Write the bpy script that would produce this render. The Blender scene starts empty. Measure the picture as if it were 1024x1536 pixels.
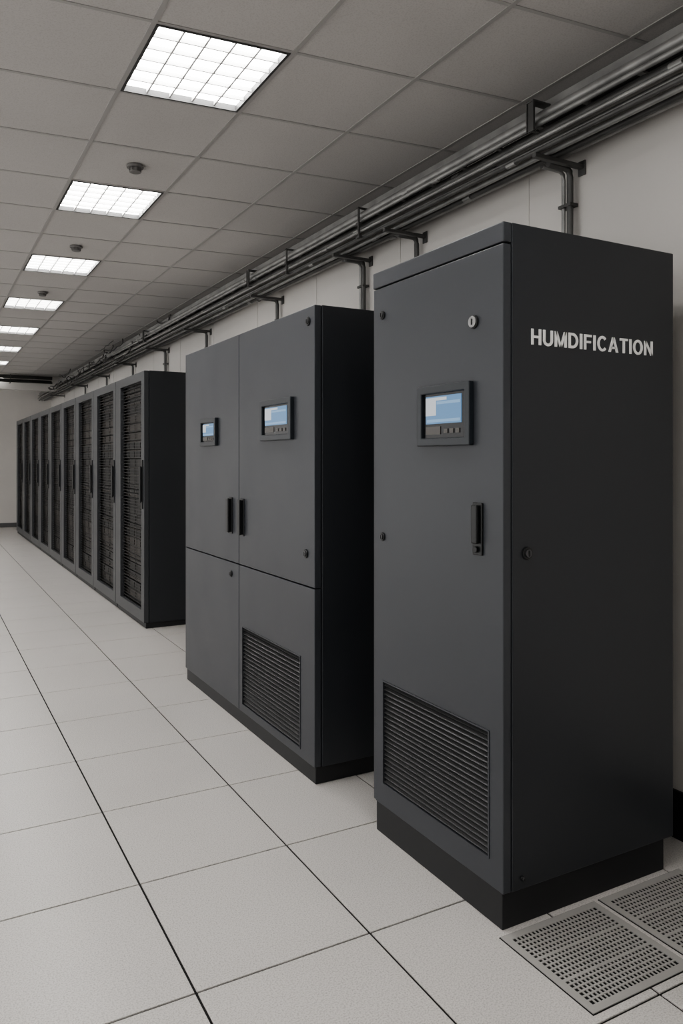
import bpy, bmesh, math, random
from mathutils import Vector, Matrix
random.seed(7)
scene = bpy.context.scene
COL = scene.collection

# ------------------------------------------------------------ materials
def new_mat(name):
    m = bpy.data.materials.new(name); m.use_nodes = True
    nt = m.node_tree
    return m, nt, nt.nodes['Principled BSDF']

def simple(name, col, rough=0.5, metal=0.0, bump=0.0, bscale=300, var=0.0, vscale=3.0, spec=0.5, rvar=0.0):
    m, nt, b = new_mat(name)
    b.inputs['Base Color'].default_value = (*col, 1)
    b.inputs['Roughness'].default_value = rough
    b.inputs['Metallic'].default_value = metal
    b.inputs['Specular IOR Level'].default_value = spec
    tc = nt.nodes.new('ShaderNodeTexCoord')
    if var > 0 or rvar > 0:
        n = nt.nodes.new('ShaderNodeTexNoise'); n.inputs['Scale'].default_value = vscale
        n.inputs['Detail'].default_value = 5
        nt.links.new(tc.outputs['Object'], n.inputs['Vector'])
        r = nt.nodes.new('ShaderNodeMapRange')
        r.inputs['From Min'].default_value = 0.25; r.inputs['From Max'].default_value = 0.75
        r.inputs['To Min'].default_value = 1 - var; r.inputs['To Max'].default_value = 1 + var
        nt.links.new(n.outputs['Fac'], r.inputs['Value'])
        mx = nt.nodes.new('ShaderNodeVectorMath'); mx.operation = 'SCALE'
        mx.inputs[0].default_value = col
        nt.links.new(r.outputs[0], mx.inputs['Scale'])
        nt.links.new(mx.outputs[0], b.inputs['Base Color'])
        if rvar > 0:
            r2 = nt.nodes.new('ShaderNodeMapRange')
            r2.inputs['From Min'].default_value = 0.25; r2.inputs['From Max'].default_value = 0.75
            r2.inputs['To Min'].default_value = rough-rvar; r2.inputs['To Max'].default_value = rough+rvar
            nt.links.new(n.outputs['Fac'], r2.inputs['Value'])
            nt.links.new(r2.outputs[0], b.inputs['Roughness'])
    if bump > 0:
        n2 = nt.nodes.new('ShaderNodeTexNoise'); n2.inputs['Scale'].default_value = bscale
        n2.inputs['Detail'].default_value = 3
        nt.links.new(tc.outputs['Object'], n2.inputs['Vector'])
        bp = nt.nodes.new('ShaderNodeBump'); bp.inputs['Strength'].default_value = bump
        bp.inputs['Distance'].default_value = 0.002
        nt.links.new(n2.outputs['Fac'], bp.inputs['Height'])
        nt.links.new(bp.outputs['Normal'], b.inputs['Normal'])
    return m

def emis(name, col, strength, base=(0.02,0.02,0.02)):
    m, nt, b = new_mat(name)
    b.inputs['Base Color'].default_value = (*base, 1)
    b.inputs['Roughness'].default_value = 0.25
    b.inputs['Emission Color'].default_value = (*col, 1)
    b.inputs['Emission Strength'].default_value = strength
    return m

def speckle(name, col, dark, rough, scale, bump=0.15, p0=0.34, p1=0.52):
    m, nt, b = new_mat(name)
    tc = nt.nodes.new('ShaderNodeTexCoord')
    n = nt.nodes.new('ShaderNodeTexNoise'); n.inputs['Scale'].default_value = scale
    n.inputs['Detail'].default_value = 2; n.inputs['Roughness'].default_value = 0.7
    nt.links.new(tc.outputs['Object'], n.inputs['Vector'])
    cr = nt.nodes.new('ShaderNodeValToRGB')
    cr.color_ramp.elements[0].position = p0; cr.color_ramp.elements[0].color = (*dark, 1)
    cr.color_ramp.elements[1].position = p1; cr.color_ramp.elements[1].color = (*col, 1)
    nt.links.new(n.outputs['Fac'], cr.inputs['Fac'])
    n3 = nt.nodes.new('ShaderNodeTexNoise'); n3.inputs['Scale'].default_value = 1.3
    n3.inputs['Detail'].default_value = 4
    nt.links.new(tc.outputs['Object'], n3.inputs['Vector'])
    r = nt.nodes.new('ShaderNodeMapRange')
    r.inputs['To Min'].default_value = 0.9; r.inputs['To Max'].default_value = 1.07
    nt.links.new(n3.outputs['Fac'], r.inputs['Value'])
    mx = nt.nodes.new('ShaderNodeVectorMath'); mx.operation = 'SCALE'
    nt.links.new(cr.outputs['Color'], mx.inputs[0]); nt.links.new(r.outputs[0], mx.inputs['Scale'])
    nt.links.new(mx.outputs[0], b.inputs['Base Color'])
    b.inputs['Roughness'].default_value = rough
    bp = nt.nodes.new('ShaderNodeBump'); bp.inputs['Strength'].default_value = bump
    bp.inputs['Distance'].default_value = 0.001
    nt.links.new(n.outputs['Fac'], bp.inputs['Height'])
    nt.links.new(bp.outputs['Normal'], b.inputs['Normal'])
    return m

M_floor = speckle('floor_tile_vinyl', (0.69,0.665,0.64), (0.42,0.40,0.38), 0.30, 190, 0.05, 0.30, 0.55)
M_gap   = simple('joint_dark', (0.010,0.010,0.010), 0.8)
M_ceil  = speckle('ceiling_tile_mineral', (0.52,0.505,0.49), (0.455,0.44,0.425), 0.95, 140, 0.2)
M_tbar  = simple('ceiling_tbar_paint', (0.37,0.36,0.35), 0.5)
M_wall  = simple('wall_paint', (0.66,0.64,0.615), 0.85, bump=0.1, bscale=120, var=0.05, vscale=1.2)
M_base  = simple('baseboard_rubber', (0.008,0.008,0.009), 0.5)
M_baseg = simple('baseboard_grey', (0.12,0.12,0.12), 0.6)
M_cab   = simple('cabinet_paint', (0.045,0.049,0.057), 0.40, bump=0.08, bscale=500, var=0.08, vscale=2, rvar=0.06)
M_cabs  = simple('cabinet_side_shaded', (0.028,0.031,0.036), 0.42, bump=0.08, bscale=500, var=0.08, vscale=2, rvar=0.06)  # cabinet paint again, darkened to put the side shade into the colour
M_plinth= simple('plinth_paint', (0.016,0.017,0.019), 0.5)
M_slat  = simple('vent_slat_metal', (0.065,0.066,0.068), 0.35, 0.4)
M_rmesh = simple('rack_mesh_metal', (0.018,0.018,0.018), 0.4, 0.3)
M_black = simple('black_cavity', (0.003,0.003,0.003), 0.9)
M_handle= simple('handle_plastic', (0.010,0.011,0.012), 0.35)
M_bezel = simple('bezel_plastic', (0.020,0.025,0.031), 0.35)
M_bezel2= simple('bezel_inner', (0.008,0.009,0.011), 0.25)
M_btn   = simple('button_strip', (0.09,0.085,0.08), 0.4)
M_chrome= simple('lock_metal', (0.35,0.35,0.35), 0.35, 1.0)
M_chromed= simple('lock_dark_metal', (0.12,0.12,0.125), 0.3, 0.8)
M_steel = simple('conduit_steel', (0.32,0.32,0.315), 0.45, 0.45, var=0.35, vscale=6)
M_steeld= simple('conduit_dark', (0.11,0.11,0.108), 0.5, 0.4, var=0.3, vscale=6)
M_cable = simple('cable_sheath', (0.06,0.058,0.056), 0.6, var=0.4, vscale=4)
M_text  = simple('letter_aluminium', (0.88,0.88,0.87), 0.5, 0.0)
M_rackf = simple('rack_frame_paint', (0.050,0.053,0.058), 0.38)
M_racks = simple('rack_side_paint', (0.023,0.026,0.030), 0.5, bump=0.05, bscale=400)
M_srv = [simple('server_face_a', (0.013,0.012,0.011), 0.45),
         simple('server_face_b', (0.038,0.032,0.027), 0.4),
         simple('server_face_c', (0.006,0.006,0.006), 0.5)]
M_vent  = simple('floor_vent_steel', (0.40,0.39,0.375), 0.5, 0.0)
M_lamp  = emis('lamp_diffuser', (1.0,0.985,0.965), 16.0, (0.8,0.8,0.8))
M_louv  = simple('lamp_louver', (0.66,0.66,0.65), 0.4)
M_lampfr= simple('lamp_frame', (0.06,0.06,0.06), 0.5)
M_det   = simple('detector_plastic', (0.20,0.195,0.19), 0.5)
M_scr_b = emis('screen_blue', (0.12,0.28,0.50), 0.75)
M_scr_w = emis('screen_white', (0.62,0.66,0.70), 0.75)
M_scr_l = emis('screen_light_blue', (0.25,0.43,0.65), 0.75)

# ------------------------------------------------------------ geometry helpers
def finish(bm, name, mats, parent=None, origin=(0,0,0), smooth=False, bevel=0.0):
    o = Vector(origin)
    for v in bm.verts: v.co -= o
    bmesh.ops.recalc_face_normals(bm, faces=bm.faces[:])
    me = bpy.data.meshes.new(name); bm.to_mesh(me); bm.free()
    if not isinstance(mats, (list, tuple)): mats = [mats]
    for m in mats: me.materials.append(m)
    if smooth:
        for p in me.polygons: p.use_smooth = True
    ob = bpy.data.objects.new(name, me); COL.objects.link(ob)
    if parent is not None: ob.parent = parent
    else: ob.location = o
    if bevel > 0:
        md = ob.modifiers.new('bevel', 'BEVEL'); md.width = bevel; md.segments = 2
        md.limit_method = 'ANGLE'; md.angle_limit = math.radians(50)
    return ob

def empty(name, loc):
    e = bpy.data.objects.new(name, None); e.location = loc
    e.empty_display_size = 0.2; COL.objects.link(e); return e

def box(bm, x0,x1,y0,y1,z0,z1, bev=0.0, mi=0, rot=None):
    t = bmesh.new()
    bmesh.ops.create_cube(t, size=1)
    for v in t.verts:
        v.co = Vector(((v.co.x)*(x1-x0), (v.co.y)*(y1-y0), (v.co.z)*(z1-z0)))
    if bev > 0:
        bmesh.ops.bevel(t, geom=t.edges[:], offset=bev, segments=2, profile=0.5, affect='EDGES')
    M = Matrix.Translation(((x0+x1)/2,(y0+y1)/2,(z0+z1)/2))
    if rot is not None: M = M @ rot
    merge(bm, t, M, mi)

def cyl(bm, c, axis, r, L, seg=24, mi=0, bev=0.0, r2=None):
    t = bmesh.new()
    bmesh.ops.create_cone(t, cap_ends=True, segments=seg, radius1=r, radius2=r if r2 is None else r2, depth=L)
    if bev > 0:
        es = [e for e in t.edges if abs(e.verts[0].co.z - e.verts[1].co.z) < 1e-6]
        bmesh.ops.bevel(t, geom=es, offset=bev, segments=2, profile=0.5, affect='EDGES')
    q = Vector((0,0,1)).rotation_difference(Vector(axis)).to_matrix().to_4x4()
    merge(bm, t, Matrix.Translation(c) @ q, mi)

def merge(bm, t, M, mi):
    vm = {}
    for v in t.verts: vm[v] = bm.verts.new(M @ v.co)
    for f in t.faces:
        nf = bm.faces.new([vm[v] for v in f.verts]); nf.material_index = mi
    t.free()

def tube(bm, pts, r, seg=10, mi=0):
    pts = [Vector(p) for p in pts]
    rings = []
    for i, p in enumerate(pts):
        d = (pts[min(i+1,len(pts)-1)] - pts[max(i-1,0)]).normalized()
        up = Vector((0,0,1)) if abs(d.z) < 0.9 else Vector((0,1,0))
        s = d.cross(up).normalized(); u = s.cross(d).normalized()
        rings.append([bm.verts.new(p + s*math.cos(2*math.pi*k/seg)*r + u*math.sin(2*math.pi*k/seg)*r) for k in range(seg)])
    for a, b in zip(rings, rings[1:]):
        for k in range(seg):
            f = bm.faces.new([a[k], a[(k+1)%seg], b[(k+1)%seg], b[k]]); f.material_index = mi; f.smooth = True
    bm.faces.new(rings[0]); bm.faces.new(rings[-1][::-1])

def plate_x(bm, x0, x1, ys, zs, holes):
    g = {}
    def V(s,i,j):
        k=(s,i,j)
        if k not in g: g[k]=bm.verts.new((x0 if s==0 else x1, ys[i], zs[j]))
        return g[k]
    ny, nz = len(ys)-1, len(zs)-1
    solid = lambda i,j: 0<=i<ny and 0<=j<nz and (i,j) not in holes
    for i in range(ny):
        for j in range(nz):
            if not solid(i,j): continue
            for s in (0,1):
                bm.faces.new([V(s,i,j),V(s,i+1,j),V(s,i+1,j+1),V(s,i,j+1)])
            if not solid(i-1,j): bm.faces.new([V(0,i,j),V(0,i,j+1),V(1,i,j+1),V(1,i,j)])
            if not solid(i+1,j): bm.faces.new([V(0,i+1,j),V(0,i+1,j+1),V(1,i+1,j+1),V(1,i+1,j)])
            if not solid(i,j-1): bm.faces.new([V(0,i,j),V(0,i+1,j),V(1,i+1,j),V(1,i,j)])
            if not solid(i,j+1): bm.faces.new([V(0,i,j+1),V(0,i+1,j+1),V(1,i+1,j+1),V(1,i,j+1)])

# ------------------------------------------------------------ dimensions
H = 1.58
XW = 2.78            # right wall
XL = -4.2            # left extent (wall left out here so world light fills the room)
YB, YF = -3.0, 19.6  # back / far wall
ZC = 3.33            # ceiling
SK = -0.10           # slight skew of the ceiling grid
PX = 1.11

# ------------------------------------------------------------ floor
TX, TY = 0.60, 0.665
x_lines = [0.718 + TX*n for n in range(-9, 5)]
y_lines = [2.20 + TY*n for n in range(-9, 28)]
def clampcells(lines, lo, hi):
    pts = [lo] + [l for l in lines if lo+0.02 < l < hi-0.02] + [hi]
    return list(zip(pts, pts[1:]))
bm = bmesh.new()
box(bm, XL-0.1, XW+0.1, YB-0.1, YF+0.1, -0.06, -0.006, mi=1)
for (a,b) in clampcells(x_lines, XL, XW):
    for (c,d) in clampcells(y_lines, YB, YF):
        gx, gy = 0.0042, 0.0040
        lv = []
        for z,ins in ((-0.005,0),(-0.0012,0),(0,0.0012)):
            lv.append([bm.verts.new((x,y,z)) for x,y in ((a+gx+ins,c+gy+ins),(b-gx-ins,c+gy+ins),(b-gx-ins,d-gy-ins),(a+gx+ins,d-gy-ins))])
        for l0,l1 in zip(lv, lv[1:]):
            for k in range(4): bm.faces.new([l0[k],l0[(k+1)%4],l1[(k+1)%4],l1[k]])
        bm.faces.new(lv[2])
finish(bm, 'floor', [M_floor, M_gap])

# ------------------------------------------------------------ walls
bm = bmesh.new()
box(bm, XW, XW+0.12, YB, YF, 0, ZC+0.1)
finish(bm, 'wall_right', M_wall)
bm = bmesh.new(); box(bm, XL-0.12, XW+0.12, YF, YF+0.12, 0, ZC+0.1); finish(bm, 'wall_far', M_wall)
bm = bmesh.new(); box(bm, XL-0.12, XW+0.12, YB-0.12, YB, 0, ZC+0.1); finish(bm, 'wall_back', M_wall)
bm = bmesh.new(); box(bm, XW-0.02, XW, YB, YF, 0, 0.20, 0.004); finish(bm, 'baseboard_right', M_base)
bm = bmesh.new(); box(bm, XL, XW-0.02, YF-0.02, YF, 0, 0.10, 0.004); finish(bm, 'baseboard_far', M_baseg)
bm = bmesh.new()
for y in [0.6+1.22*n for n in range(0, 15)]:
    box(bm, XW-0.003, XW, y-0.012, y+0.012, 0.2, ZC-0.02)
box(bm, XW-0.003, XW, YB, YF, 1.08, 1.10)
finish(bm, 'trim_1', M_wall)
bm = bmesh.new(); box(bm, XL, XW, 17.0, 17.25, 3.03, ZC); finish(bm, 'trim_2', M_wall)

# ------------------------------------------------------------ ceiling
CX, CY = 0.587, 0.653
cx_lines = [0.82 + CX*n for n in range(-9, 4)]
cy_lines = [3.01 + CY*n for n in range(-11, 28)]
lamps = []
for n in range(-2, 8):
    y0 = 3.01 + 3*CY*n
    lamps.append((0.82, y0)); lamps.append((0.82-4*CX, y0))
def is_lamp(a, c):
    return any(abs(a-lx) < 0.01 and abs(c-ly) < 0.01 for lx,ly in lamps)
bm = bmesh.new()
for (a,b) in clampcells(cx_lines, XL, XW):
    for (c,d) in zip(cy_lines, cy_lines[1:]):
        if is_lamp(a,c): continue
        box(bm, a,b,c,d, ZC, ZC+0.02, mi=0)
for x in cx_lines:
    if XL < x < XW: box(bm, x-0.010, x+0.010, YB, YF, ZC-0.004, ZC+0.001, mi=1)
for y in cy_lines:
    box(bm, XL, XW, y-0.009, y+0.009, ZC-0.003, ZC+0.001, mi=1)
for v in bm.verts:
    v.co.y = min(max(v.co.y + SK*(v.co.x-PX), YB), YF)
box(bm, XW-0.02, XW, YB, YF, ZC-0.004, ZC, mi=1)
box(bm, XL-0.1, XW+0.1, YB-0.1, YF+0.1, ZC+0.16, ZC+0.20, mi=1)
finish(bm, 'ceiling', [M_ceil, M_tbar])

def lamp_mesh():
    bm = bmesh.new()
    w, d = CX-0.022, CY-0.02
    hw, hd = w/2, d/2
    z0 = 0.0
    t = 0.012
    box(bm, -hw,-hw+t,-hd,hd, z0-0.006,z0+0.05, mi=0); box(bm, hw-t,hw,-hd,hd, z0-0.006,z0+0.05, mi=0)
    box(bm, -hw+t,hw-t,-hd,-hd+t, z0-0.006,z0+0.05, mi=0); box(bm, -hw+t,hw-t,hd-t,hd, z0-0.006,z0+0.05, mi=0)
    box(bm, -hw+t,hw-t,-hd+t,hd-t, z0+0.024,z0+0.05, mi=1)
    nx, ny = 5, 6
    iw, idp = w-2*t, d-2*t
    for i in range(1,nx):
        x = -iw/2+iw*i/nx
        box(bm, x-0.004,x+0.004,-idp/2,idp/2, z0+0.004,z0+0.0235, mi=2)
    for j in range(1,ny):
        y = -idp/2+idp*j/ny
        box(bm, -iw/2,iw/2,y-0.004,y+0.004, z0+0.004,z0+0.0235, mi=2)
    for v in bm.verts: v.co.y += SK*v.co.x
    me = bpy.data.meshes.new('ceiling_light_panel'); 
    bmesh.ops.recalc_face_normals(bm, faces=bm.faces[:])
    bm.to_mesh(me); bm.free()
    for m in (M_lampfr, M_lamp, M_louv): me.materials.append(m)
    return me
lm = lamp_mesh()
for lx,ly in lamps:
    cxx = lx+CX/2
    yy = ly+CY/2+SK*(cxx-PX)
    if yy > YF-0.4 or yy < YB+0.4: continue
    o = bpy.data.objects.new('ceiling_light_panel', lm); COL.objects.link(o)
    o.location = (cxx, yy, ZC)

def det_mesh():
    bm = bmesh.new()
    cyl(bm, (0,0,-0.007), (0,0,1), 0.050, 0.014, 28, bev=0.003)
    cyl(bm, (0,0,-0.024), (0,0,1), 0.030, 0.022, 28, bev=0.004)
    for k in range(8):
        a = k*math.pi/4
        box(bm, 0.033*math.cos(a)-0.003, 0.033*math.cos(a)+0.003, 0.033*math.sin(a)-0.003, 0.033*math.sin(a)+0.003, -0.033,-0.012)
    cyl(bm, (0,0,-0.036), (0,0,1), 0.035, 0.006, 28, bev=0.002)
    bmesh.ops.recalc_face_normals(bm, faces=bm.faces[:])
    me = bpy.data.meshes.new('smoke_detector'); bm.to_mesh(me); bm.free(); me.materials.append(M_det); return me
dm = det_mesh()
for n in range(0,3):
    o = bpy.data.objects.new('smoke_detector', dm); COL.objects.link(o)
    o.location = (1.12, 4.58+3*CY*n, ZC-0.003)

# ------------------------------------------------------------ cabinet parts
def louvers(parent, org, x, y0,y1,z0,z1, n):
    bm = bmesh.new()
    p = (z1-z0)/n
    for i in range(n):
        zc = z0+(i+0.5)*p
        R = Matrix.Rotation(math.radians(-38), 4, 'Y')
        box(bm, x+0.001, x+0.019, y0, y1, zc-0.0014, zc+0.0014, rot=R)
    finish(bm, 'vent_slats', M_slat, parent, org)
    bm = bmesh.new(); box(bm, x+0.024, x+0.028, y0-0.01,y1+0.01,z0-0.01,z1+0.01); finish(bm, 'vent_backing', M_black, parent, org)
    bm = bmesh.new()
    w = 0.006
    plate_x(bm, x-0.003, x+0.004, [y0-w,y0,y1,y1+w],[z0-w,z0,z1,z1+w], {(1,1)})
    finish(bm, 'vent_frame', M_cab, parent, org)

def display(parent, org, x, y0,y1,z0,z1, sc=1.0):
    w = 0.030*sc
    bm = bmesh.new()
    plate_x(bm, x-0.022, x, [y0,y0+w,y1-w,y1],[z0,z0+w,z1-w,z1], {(1,1)})
    finish(bm, 'display_bezel', M_bezel, parent, org, bevel=0.004)
    iy0,iy1,iz0,iz1 = y0+w,y1-w,z0+w,z1-w
    bm = bmesh.new(); box(bm, x-0.010,x, iy0,iy1,iz0,iz1); finish(bm, 'display_inner', M_bezel2, parent, org)
    W, Hh = iy1-iy0, iz1-iz0
    sy0,sy1 = iy0+0.10*W, iy1-0.07*W
    sz0,sz1 = iz0+0.32*Hh, iz1-0.06*Hh
    bm = bmesh.new()
    box(bm, x-0.012,x-0.010, sy0,sy1,sz0,sz1, mi=0)
    SW, SH = sy1-sy0, sz1-sz0
    box(bm, x-0.0126,x-0.012, sy1-0.30*SW,sy1-0.0*SW, sz0+0.30*SH, sz1-0.05*SH, mi=1)
    box(bm, x-0.0126,x-0.012, sy0+0.40*SW,sy1-0.30*SW, sz0+0.84*SH, sz1-0.05*SH, mi=1)
    box(bm, x-0.0126,x-0.012, sy0+0.03*SW,sy1-0.32*SW, sz0+0.70*SH, sz0+0.80*SH, mi=2)
    box(bm, x-0.0126,x-0.012, sy0+0.03*SW,sy1-0.03*SW, sz0+0.06*SH, sz0+0.16*SH, mi=2)
    finish(bm, 'display_screen', [M_scr_b, M_scr_w, M_scr_l], parent, org)
    bm = bmesh.new()
    box(bm, x-0.0125,x-0.010, sy1-0.42*SW,sy1, iz0+0.08*Hh, iz0+0.26*Hh)
    for k in range(3):
        yy = sy0+0.05*SW+k*0.16*SW
        box(bm, x-0.0135,x-0.010, yy,yy+0.10*SW, iz0+0.10*Hh, iz0+0.20*Hh, 0.0005)
    finish(bm, 'display_buttons', M_btn, parent, org)

def lock(parent, org, x, y, z, r=0.018, axis='x', bright=False):
    bm = bmesh.new()
    A = (-1,0,0) if axis=='x' else (0,-1,0)
    P = lambda d: (x-d, y, z) if axis=='x' else (x, y-d, z)
    cyl(bm, P(0.003), A, r, 0.008, 28, mi=0, bev=0.002)
    cyl(bm, P(0.008), A, r*(0.85 if bright else 0.62), 0.008, 24, mi=1, bev=0.0015)
    if axis=='x': box(bm, x-0.014,x-0.010, y-0.0025,y+0.0025, z-r*0.45,z+r*0.45, mi=0)
    else: box(bm, x-0.0025,x+0.0025, y-0.014,y-0.010, z-r*0.45,z+r*0.45, mi=0)
    finish(bm, 'lock', [M_handle, M_chrome if bright else M_chromed], parent, org)

# ---- raised bold sans letters built from strokes (x right, z up, unit cap height)
S = 0.165
def prism(bm, poly, fx):
    a = [bm.verts.new(fx(px,pz,0)) for px,pz in poly]
    b = [bm.verts.new(fx(px,pz,1)) for px,pz in poly]
    n = len(poly)
    bm.faces.new(a); bm.faces.new(b[::-1])
    for i in range(n): bm.faces.new([a[i],b[i],b[(i+1)%n],a[(i+1)%n]])
def rect(x0,x1,z0,z1): return [(x0,z0),(x1,z0),(x1,z1),(x0,z1)]
def arc(cx,cz,rx,rz,a0,a1,n=16):
    out=[]
    for i in range(n):
        t0=math.radians(a0+(a1-a0)*i/n); t1=math.radians(a0+(a1-a0)*(i+1)/n)
        P=lambda t,ins:(cx+(rx-ins)*math.cos(t), cz+(rz-ins)*math.sin(t))
        out.append([P(t0,0),P(t1,0),P(t1,S),P(t0,S)])
    return out
def glyph(c):
    if c=='H': return 0.72,[rect(0,S,0,1),rect(.72-S,.72,0,1),rect(S,.72-S,.5-S*.46,.5+S*.46)]
    if c=='U': return 0.72,[rect(0,S,.34,1),rect(.72-S,.72,.34,1)]+arc(.36,.34,.36,.36,180,360)
    if c=='M': return 0.90,[rect(0,S,0,1),rect(.90-S,.90,0,1),[(S*.2,1),(S+.03,1),(.45+.07,0),(.45-.07,0)],[(.90-S*.2,1),(.90-S-.03,1),(.45-.07,0),(.45+.07,0)]]
    if c=='D': return 0.74,[rect(0,S,0,1),rect(S,.30,1-S,1),rect(S,.30,0,S)]+arc(.30,.5,.44,.5,-90,90)
    if c=='I': return S+.01,[rect(0,S+.01,0,1)]
    if c=='F': return 0.60,[rect(0,S,0,1),rect(S,.60,1-S*.95,1),rect(S,.54,.44,.44+S*.92)]
    if c=='C': return 0.76,arc(.40,.5,.40,.52,42,318,24)
    if c=='A': return 0.80,[[(0,0),(S*1.08,0),(.40+.075,1),(.40-.09,1)],[(.80,0),(.80-S*1.08,0),(.40-.075,1),(.40+.09,1)],rect(.19,.61,.22,.22+S*.88)]
    if c=='T': return 0.66,[rect(.33-S/2,.33+S/2,0,1-S*.9),rect(0,.66,1-S*.95,1)]
    if c=='O': return 0.82,arc(.41,.5,.41,.52,0,360,28)
    if c=='N': return 0.74,[rect(0,S,0,1),rect(.74-S,.74,0,1),[(0,1),(S*1.1,1),(.74,0),(.74-S*1.1,0)]]

# ------------------------------------------------------------ cabinet 1 (humidification)
ax0, ax1, ay0, ay1, az1 = 1.70, 2.545, 1.974, 2.813, 2.376
org = (ax0, ay0, 0)
c1 = empty('humidification_cabinet', org)
bm = bmesh.new(); box(bm, ax0+0.012, ax1-0.03, ay0+0.02, ay1-0.01, 0, 0.128, 0.003); finish(bm, 'plinth', M_plinth, c1, org)
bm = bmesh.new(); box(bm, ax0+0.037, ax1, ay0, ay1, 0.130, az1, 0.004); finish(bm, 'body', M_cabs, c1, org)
bm = bmesh.new(); box(bm, ax0, ax0+0.036, ay0+0.001, ay1, 2.309, az1, 0.004); finish(bm, 'top_rail', M_cab, c1, org)
bm = bmesh.new(); box(bm, ax0+0.004, ax0+0.036, ay1-0.019, ay1, 0.132, 2.305, 0.003); finish(bm, 'hinge_post', M_cab, c1, org)
bm = bmesh.new()
plate_x(bm, ax0, ax0+0.034, [ay0+0.002, 2.052, 2.728, ay1-0.022], [0.132, 0.228, 0.652, 2.303], {(1,1)})
finish(bm, 'door', M_cab, c1, org, bevel=0.003)
louvers(c1, org, ax0, 2.052, 2.728, 0.228, 0.652, 22)
display(c1, org, ax0, 2.130, 2.452, 1.632, 1.858)
lock(c1, org, ax0, 2.732, 2.186); lock(c1, org, ax0, 2.732, 1.259); 
lock(c1, org, ax0, 2.128, 2.063, 0.024, bright=True)
lock(c1, org, 1.802, ay0, 1.264, 0.022, 'y'); lock(c1, org, 1.78, ay0, 0.17, 0.008, 'y')
bm = bmesh.new()
box(bm, ax0-0.008, ax0, 2.078, 2.130, 1.250, 1.432, 0.003)
box(bm, ax0-0.024, ax0-0.009, 2.088, 2.120, 1.290, 1.424, 0.005)
cyl(bm, (ax0-0.012, 2.104, 1.270), (-1,0,0), 0.011, 0.012, 20, bev=0.002)
finish(bm, 'handle', M_handle, c1, org)
word = 'HUMDIFICATION'; GAP = 0.15
tot = sum(glyph(c)[0] for c in word) + GAP*(len(word)-1)
ux = 0.605/tot; uz = 0.054
bm = bmesh.new(); cur = 0.0
for c in word:
    wd, polys = glyph(c)
    for p in polys:
        prism(bm, p, lambda px,pz,s,cur=cur: (1.820+(cur+px)*ux, ay0-(0.003 if s==0 else -0.001), 1.973+pz*uz))
    cur += wd+GAP
finish(bm, 'lettering', M_text, c1, org)

# ------------------------------------------------------------ cabinet 2 (cooling unit, two bays)
bx0, bx1, by0, by1, bz1 = 1.675, 2.55, 3.315, 5.388, 2.335
bys = 4.323
org = (bx0, by0, 0)
c2 = empty('computer_room_air_conditioner', org)
bm = bmesh.new(); box(bm, bx0+0.012, bx1-0.03, by0+0.015, by1-0.01, 0, 0.083, 0.003); finish(bm, 'plinth', M_plinth, c2, org)
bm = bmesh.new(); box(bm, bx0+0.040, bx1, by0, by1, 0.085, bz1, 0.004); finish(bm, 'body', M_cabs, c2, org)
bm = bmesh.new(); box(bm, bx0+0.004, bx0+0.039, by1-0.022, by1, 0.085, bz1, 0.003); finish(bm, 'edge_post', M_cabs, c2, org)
g = 0.003
def door(name, y0,y1,z0,z1, hole=None):
    bm = bmesh.new()
    if hole: plate_x(bm, bx0, bx0+0.036, [y0,hole[0],hole[1],y1],[z0,hole[2],hole[3],z1], {(1,1)})
    else: plate_x(bm, bx0, bx0+0.036, [y0,y1],[z0,z1], set())
    return finish(bm, name, M_cab, c2, org, bevel=0.003)
door('door_upper_near', by0+0.002, bys-g, 0.955+g, bz1-0.002)
door('door_upper_far', bys+g, by1-0.026, 0.955+g, bz1-0.002)
door('door_lower_near', by0+0.002, bys-g, 0.087, 0.955-g, (3.478,4.262,0.135,0.590))
door('door_lower_far', bys+g, by1-0.026, 0.087, 0.955-g)
louvers(c2, org, bx0, 3.478,4.262,0.135,0.590, 20)
display(c2, org, bx0, 3.550,3.955,1.685,1.905, 1.05)
display(c2, org, bx0, 4.690,5.000,1.672,1.852, 0.9)
for yy in (4.262, 4.455):
    bm = bmesh.new()
    box(bm, bx0-0.006, bx0, yy-0.030, yy+0.030, 1.130, 1.352, 0.003)
    box(bm, bx0-0.030, bx0-0.014, yy-0.020, yy+0.020, 1.136, 1.346, 0.006)
    box(bm, bx0-0.018, bx0-0.004, yy-0.016, yy+0.016, 1.140, 1.342, 0.003)
    finish(bm, 'handle', M_handle, c2, org)
lock(c2, org, bx0, 3.385, 2.262, 0.022); lock(c2, org, bx0, 3.410, 1.117, 0.022); lock(c2, org, bx0, 4.450, 0.883, 0.020)

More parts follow.
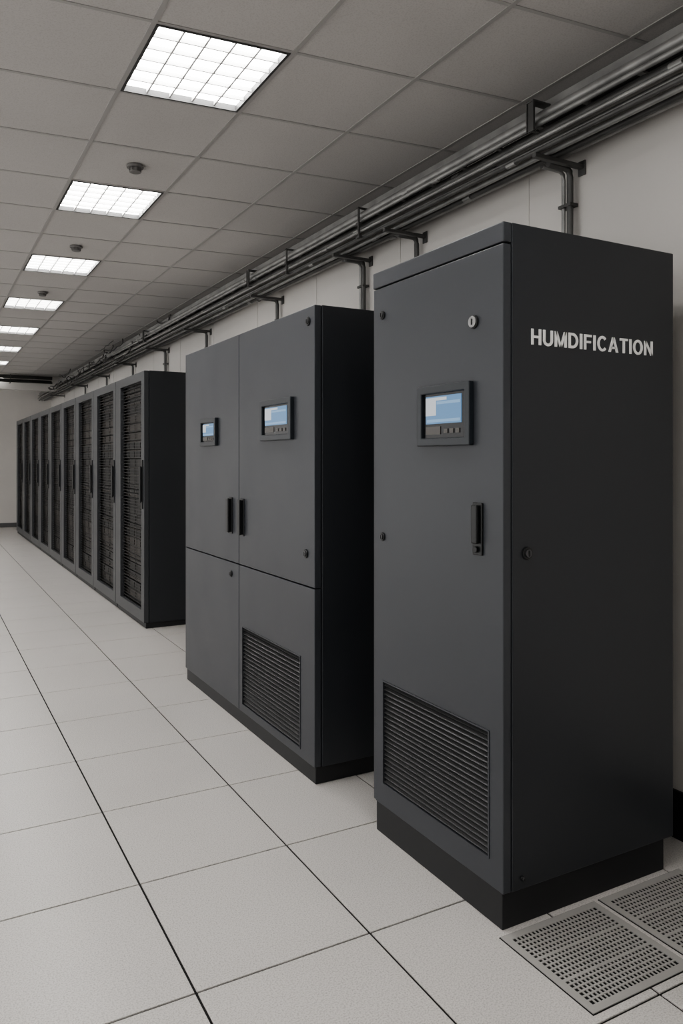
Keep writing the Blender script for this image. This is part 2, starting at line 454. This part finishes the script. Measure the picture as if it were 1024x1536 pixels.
# ------------------------------------------------------------ server racks
rx0, rz1, rp = 1.835, 2.42, 1.20
def rack_parts():
    W = rp-0.012; D = 0.82
    parts = []
    bm = bmesh.new()
    box(bm, 0.05, D, 0, 0.03, 0.05, rz1, 0.003); box(bm, 0.05, D, W-0.03, W, 0.05, rz1, 0.003)
    box(bm, 0.05, D, 0.03, W-0.03, rz1-0.03, rz1, 0.002); box(bm, 0.05, D, 0.03, W-0.03, 0.05, 0.09, 0.002)
    box(bm, D-0.02, D, 0.03, W-0.03, 0.09, rz1-0.03)
    parts.append(('body', bm, [M_racks], 0))
    bm = bmesh.new(); box(bm, 0.02, D-0.02, 0.01, W-0.01, 0, 0.05, 0.002); parts.append(('plinth', bm, [M_plinth], 0))
    bm = bmesh.new()
    plate_x(bm, 0, 0.045, [0.002, 0.11, W-0.22, W-0.002], [0.055, 0.16, rz1-0.09, rz1-0.002], {(1,1)})
    parts.append(('door_frame', bm, [M_rackf], 0.004))
    bm = bmesh.new()
    z = 0.10
    rnd = random.Random(3)
    while z < rz1-0.08:
        h = rnd.choice([0.044, 0.044, 0.088])
        dx = rnd.choice([0.06,0.065,0.07])
        mi = rnd.choice([0,0,1,2])
        box(bm, dx, dx+0.3, 0.06, W-0.06, z+0.002, min(z+h-0.003, rz1-0.04), 0.001, mi=mi)
        for k in range(4):
            y = 0.12 + k*(W-0.24)/4
            box(bm, dx-0.004, dx, y+0.01, y+(W-0.24)/4-0.015, z+0.012, z+h-0.012, mi=(mi+1)%3)
        z += h
    parts.append(('servers', bm, M_srv, 0))
    bm = bmesh.new()
    z = 0.16
    while z < rz1-0.09:
        box(bm, 0.026, 0.028, 0.11, W-0.22, z, z+0.006); z += 0.030
    for k in range(1,3):
        y = 0.11+(W-0.33)*k/3
        box(bm, 0.028, 0.031, y-0.003, y+0.003, 0.16, rz1-0.09)
    parts.append(('door_mesh', bm, [M_rmesh], 0))
    bm = bmesh.new()
    box(bm, -0.010, 0, 0.035, 0.080, 1.12, 1.58, 0.004)
    box(bm, -0.030, -0.014, 0.040, 0.075, 1.18, 1.52, 0.006)
    box(bm, -0.018, -0.008, 0.043, 0.072, 1.19, 1.51, 0.002)
    parts.append(('handle', bm, [M_handle], 0))
    out = []
    for n,b,ms,bev in parts:
        bmesh.ops.recalc_face_normals(b, faces=b.faces[:])
        me = bpy.data.meshes.new('rack_'+n); b.to_mesh(me); b.free()
        for m in ms: me.materials.append(m)
        out.append((n, me, bev))
    return out
RP = rack_parts()
for i in range(9):
    e = empty('server_rack', (rx0, 7.165+i*rp, 0))
    for n, me, bev in RP:
        o = bpy.data.objects.new(n, me); COL.objects.link(o); o.parent = e
        if bev:
            md = o.modifiers.new('bevel','BEVEL'); md.width = bev; md.segments = 2; md.limit_method='ANGLE'

# ------------------------------------------------------------ conduits (one overhead services assembly)
svc = empty('overhead_conduit_run', (0,0,0))
bm = bmesh.new()
runs = [(2.52,3.165,0.022,0),(2.585,3.125,0.020,1),(2.485,3.118,0.012,0),(2.64,3.095,0.018,0),(2.515,3.080,0.014,1),
        (2.59,3.060,0.014,0),(2.67,3.030,0.022,0),(2.478,3.045,0.010,0),(2.56,3.004,0.012,0),(2.50,3.004,0.011,1),(2.62,3.010,0.014,1),(2.53,3.035,0.010,0)]
for (x,z,r,mi) in runs:
    pts = []
    y = YB+0.05
    while y < YF-0.05:
        j = 0.005
        pts.append((x+random.uniform(-j,j), y, z+random.uniform(0,j))); y += 1.6
    pts.append((x, YF-0.03, z))
    tube(bm, pts, r, 12, mi)
    y = random.uniform(0.5,2.0)
    while y < YF-1:
        cyl(bm, (x,y,z), (0,1,0), r*1.2, 0.06, 14, mi=0); y += random.uniform(1.8,3.2)
finish(bm, 'conduits', [M_steel, M_steeld], svc)
bm = bmesh.new()
box(bm, 2.55,2.556, YB+0.05,YF-0.05, 3.200,3.250, 0.001, mi=2); box(bm, 2.74,2.746, YB+0.05,YF-0.05, 3.200,3.250, 0.001)
y = YB+0.1
while y < YF-0.1:
    box(bm, 2.556,2.74, y,y+0.03, 3.200,3.210); y += 0.30
for k in range(6):
    tube(bm, [(2.575+k*0.028+random.uniform(-.008,.008), YB+0.1+yy*1.5, 3.223+random.uniform(0,.012)) for yy in range(0,15)], 0.010, 6, 1)
finish(bm, 'cable_tray', [M_steel, M_cable, M_steel], svc)
sup = [-0.9, 0.9, 2.66, 3.96, 4.62, 6.11, 8.0, 9.6, 11.3, 13.1, 15.0, 17.6]
posts = {2.66:3.225, 6.11:3.20, 9.6:3.2, 13.1:3.2}
for i, y in enumerate(sup):
    bm = bmesh.new()
    box(bm, 2.47, XW-0.002, y-0.013, y+0.013, 2.970, 2.990, 0.002)
    box(bm, XW-0.010, XW-0.002, y-0.022, y+0.022, 2.94, 3.01, 0.002)
    if y in posts:
        zt = posts[y]; zb = zt-0.14
        box(bm, 2.450, 2.456, y-0.024, y+0.024, zb, zt, 0.002)
        box(bm, 2.444, 2.450, y-0.024, y-0.019, zb, zt, 0.001)
        box(bm, 2.444, 2.450, y+0.019, y+0.024, zb, zt, 0.001)
        box(bm, 2.444, 2.56, y-0.024, y+0.024, zt-0.008, zt, 0.002)
        box(bm, 2.456, 2.50, y-0.010, y+0.010, zb, zb+0.006, 0.001)
    finish(bm, 'pipe_bracket', M_steeld, svc)
for y in (4.25, 5.35):
    bm = bmesh.new()
    zt = 3.20
    cyl(bm, (2.462,y,(3.0+zt)/2), (0,0,1), 0.007, zt-3.0, 10)
    box(bm, 2.45,2.476,y-0.018,y+0.018,3.08,3.10,0.002); box(bm, 2.45,2.476,y-0.018,y+0.018,3.00,3.015,0.002)
    box(bm, 2.452,2.56,y-0.010,y+0.010,3.19,3.198,0.001)
    finish(bm, 'rod_hanger', M_steeld, svc)
drops = [(2.66,2),(3.96,1),(4.62,2),(6.11,1),(8.0,1),(9.6,2),(11.3,1),(13.1,1),(15.0,1)]
for y,n in drops:
    bm = bmesh.new()
    for k in range(n):
        yy = y + 0.045 + k*0.042
        r = 0.016 if k == 0 else 0.010
        xx = XW-0.038
        tube(bm, [(2.60,yy,2.980),(2.68,yy,2.980),(xx-0.02,yy,2.978),(xx-0.004,yy,2.965),(xx,yy,2.94),(xx,yy,1.6),(xx,yy,0.21)], r, 12, k%2 if n>1 else 0)
        for z in (2.80, 2.0, 1.2): box(bm, xx-0.018, XW-0.004, yy-0.020, yy+0.020, z, z+0.015, 0.001)
    finish(bm, 'conduit_drop', [M_steeld, M_steel], svc)
bm = bmesh.new()
for k in range(34):
    y0 = random.uniform(8.5, 16.5); L = random.uniform(0.5, 1.8)
    x = random.uniform(2.30, 2.62); z = random.uniform(3.05, 3.28); sag = random.uniform(0.02, 0.10)
    n = 10
    pts = [(x+random.uniform(-.02,.02), y0+L*t/n, z-sag*4*(t/n)*(1-t/n)+random.uniform(-.010,.010)) for t in range(n+1)]
    tube(bm, pts, random.uniform(0.005,0.011), 6)
finish(bm, 'cable_bundle', M_cable, svc)
bm = bmesh.new()
for (y,z,r) in ((16.80,3.27,0.035),(16.88,3.20,0.028),(16.78,3.17,0.018)):
    tube(bm, [(XL+0.02,y,z),(-1,y,z),(2.40,y,z)], r, 12)
for x in (-3,-1,0.4,1.6):
    box(bm, x-0.01,x+0.01,16.74,16.93,3.135,3.15); cyl(bm,(x,16.74,3.23),(0,0,1),0.005,0.17,8)
finish(bm, 'cross_pipes', M_steeld, svc)

# ------------------------------------------------------------ floor vents
def floor_vent(x0,x1,y0,y1):
    bm = bmesh.new()
    b = 0.026
    zt = 0.004
    box(bm, x0-0.004,x1+0.004,y0-0.004,y1+0.004, 0.0002,0.0012, mi=1)
    for a in ((x0,x0+b,y0,y1),(x1-b,x1,y0,y1),(x0+b,x1-b,y0,y0+b),(x0+b,x1-b,y1-b,y1)):
        box(bm, a[0],a[1],a[2],a[3], 0.0012, zt, mi=0)
    ix0,ix1,iy0,iy1 = x0+b,x1-b,y0+b,y1-b
    nx, ny = 24, 18
    for i in range(1,nx):
        x = ix0+(ix1-ix0)*i/nx; w = 0.0028
        box(bm, x-w,x+w,iy0,iy1, 0.0012, zt-0.0003, mi=0)
    for j in range(1,ny):
        y = iy0+(iy1-iy0)*j/ny
        w = 0.0058 if j%6==0 else 0.0032
        box(bm, ix0,ix1,y-w,y+w, 0.0012, zt, mi=0)
    finish(bm, 'floor_vent_grille', [M_vent, M_black], origin=((x0+x1)/2,(y0+y1)/2,0))
floor_vent(1.680, 2.110, 1.568, 1.965)
floor_vent(2.135, 2.565, 1.568, 1.965)

# ------------------------------------------------------------ world + camera
w = bpy.data.worlds.new('world'); scene.world = w; w.use_nodes = True
w.node_tree.nodes['Background'].inputs[0].default_value = (1.0,0.985,0.965,1)
w.node_tree.nodes['Background'].inputs[1].default_value = 1.3
cam = bpy.data.cameras.new('camera'); co = bpy.data.objects.new('camera', cam); COL.objects.link(co)
co.location = (0,0,H); co.rotation_euler = (math.radians(90), 0, math.radians(-28.8))
cam.sensor_fit = 'VERTICAL'; cam.sensor_height = 36; cam.sensor_width = 24
cam.lens = 36*1150/1536
cam.shift_y = -78/1536
cam.clip_start = 0.05
scene.camera = co
scene.view_settings.view_transform = 'AgX'
scene.view_settings.look = 'AgX - Medium High Contrast'
scene.view_settings.exposure = 0.12
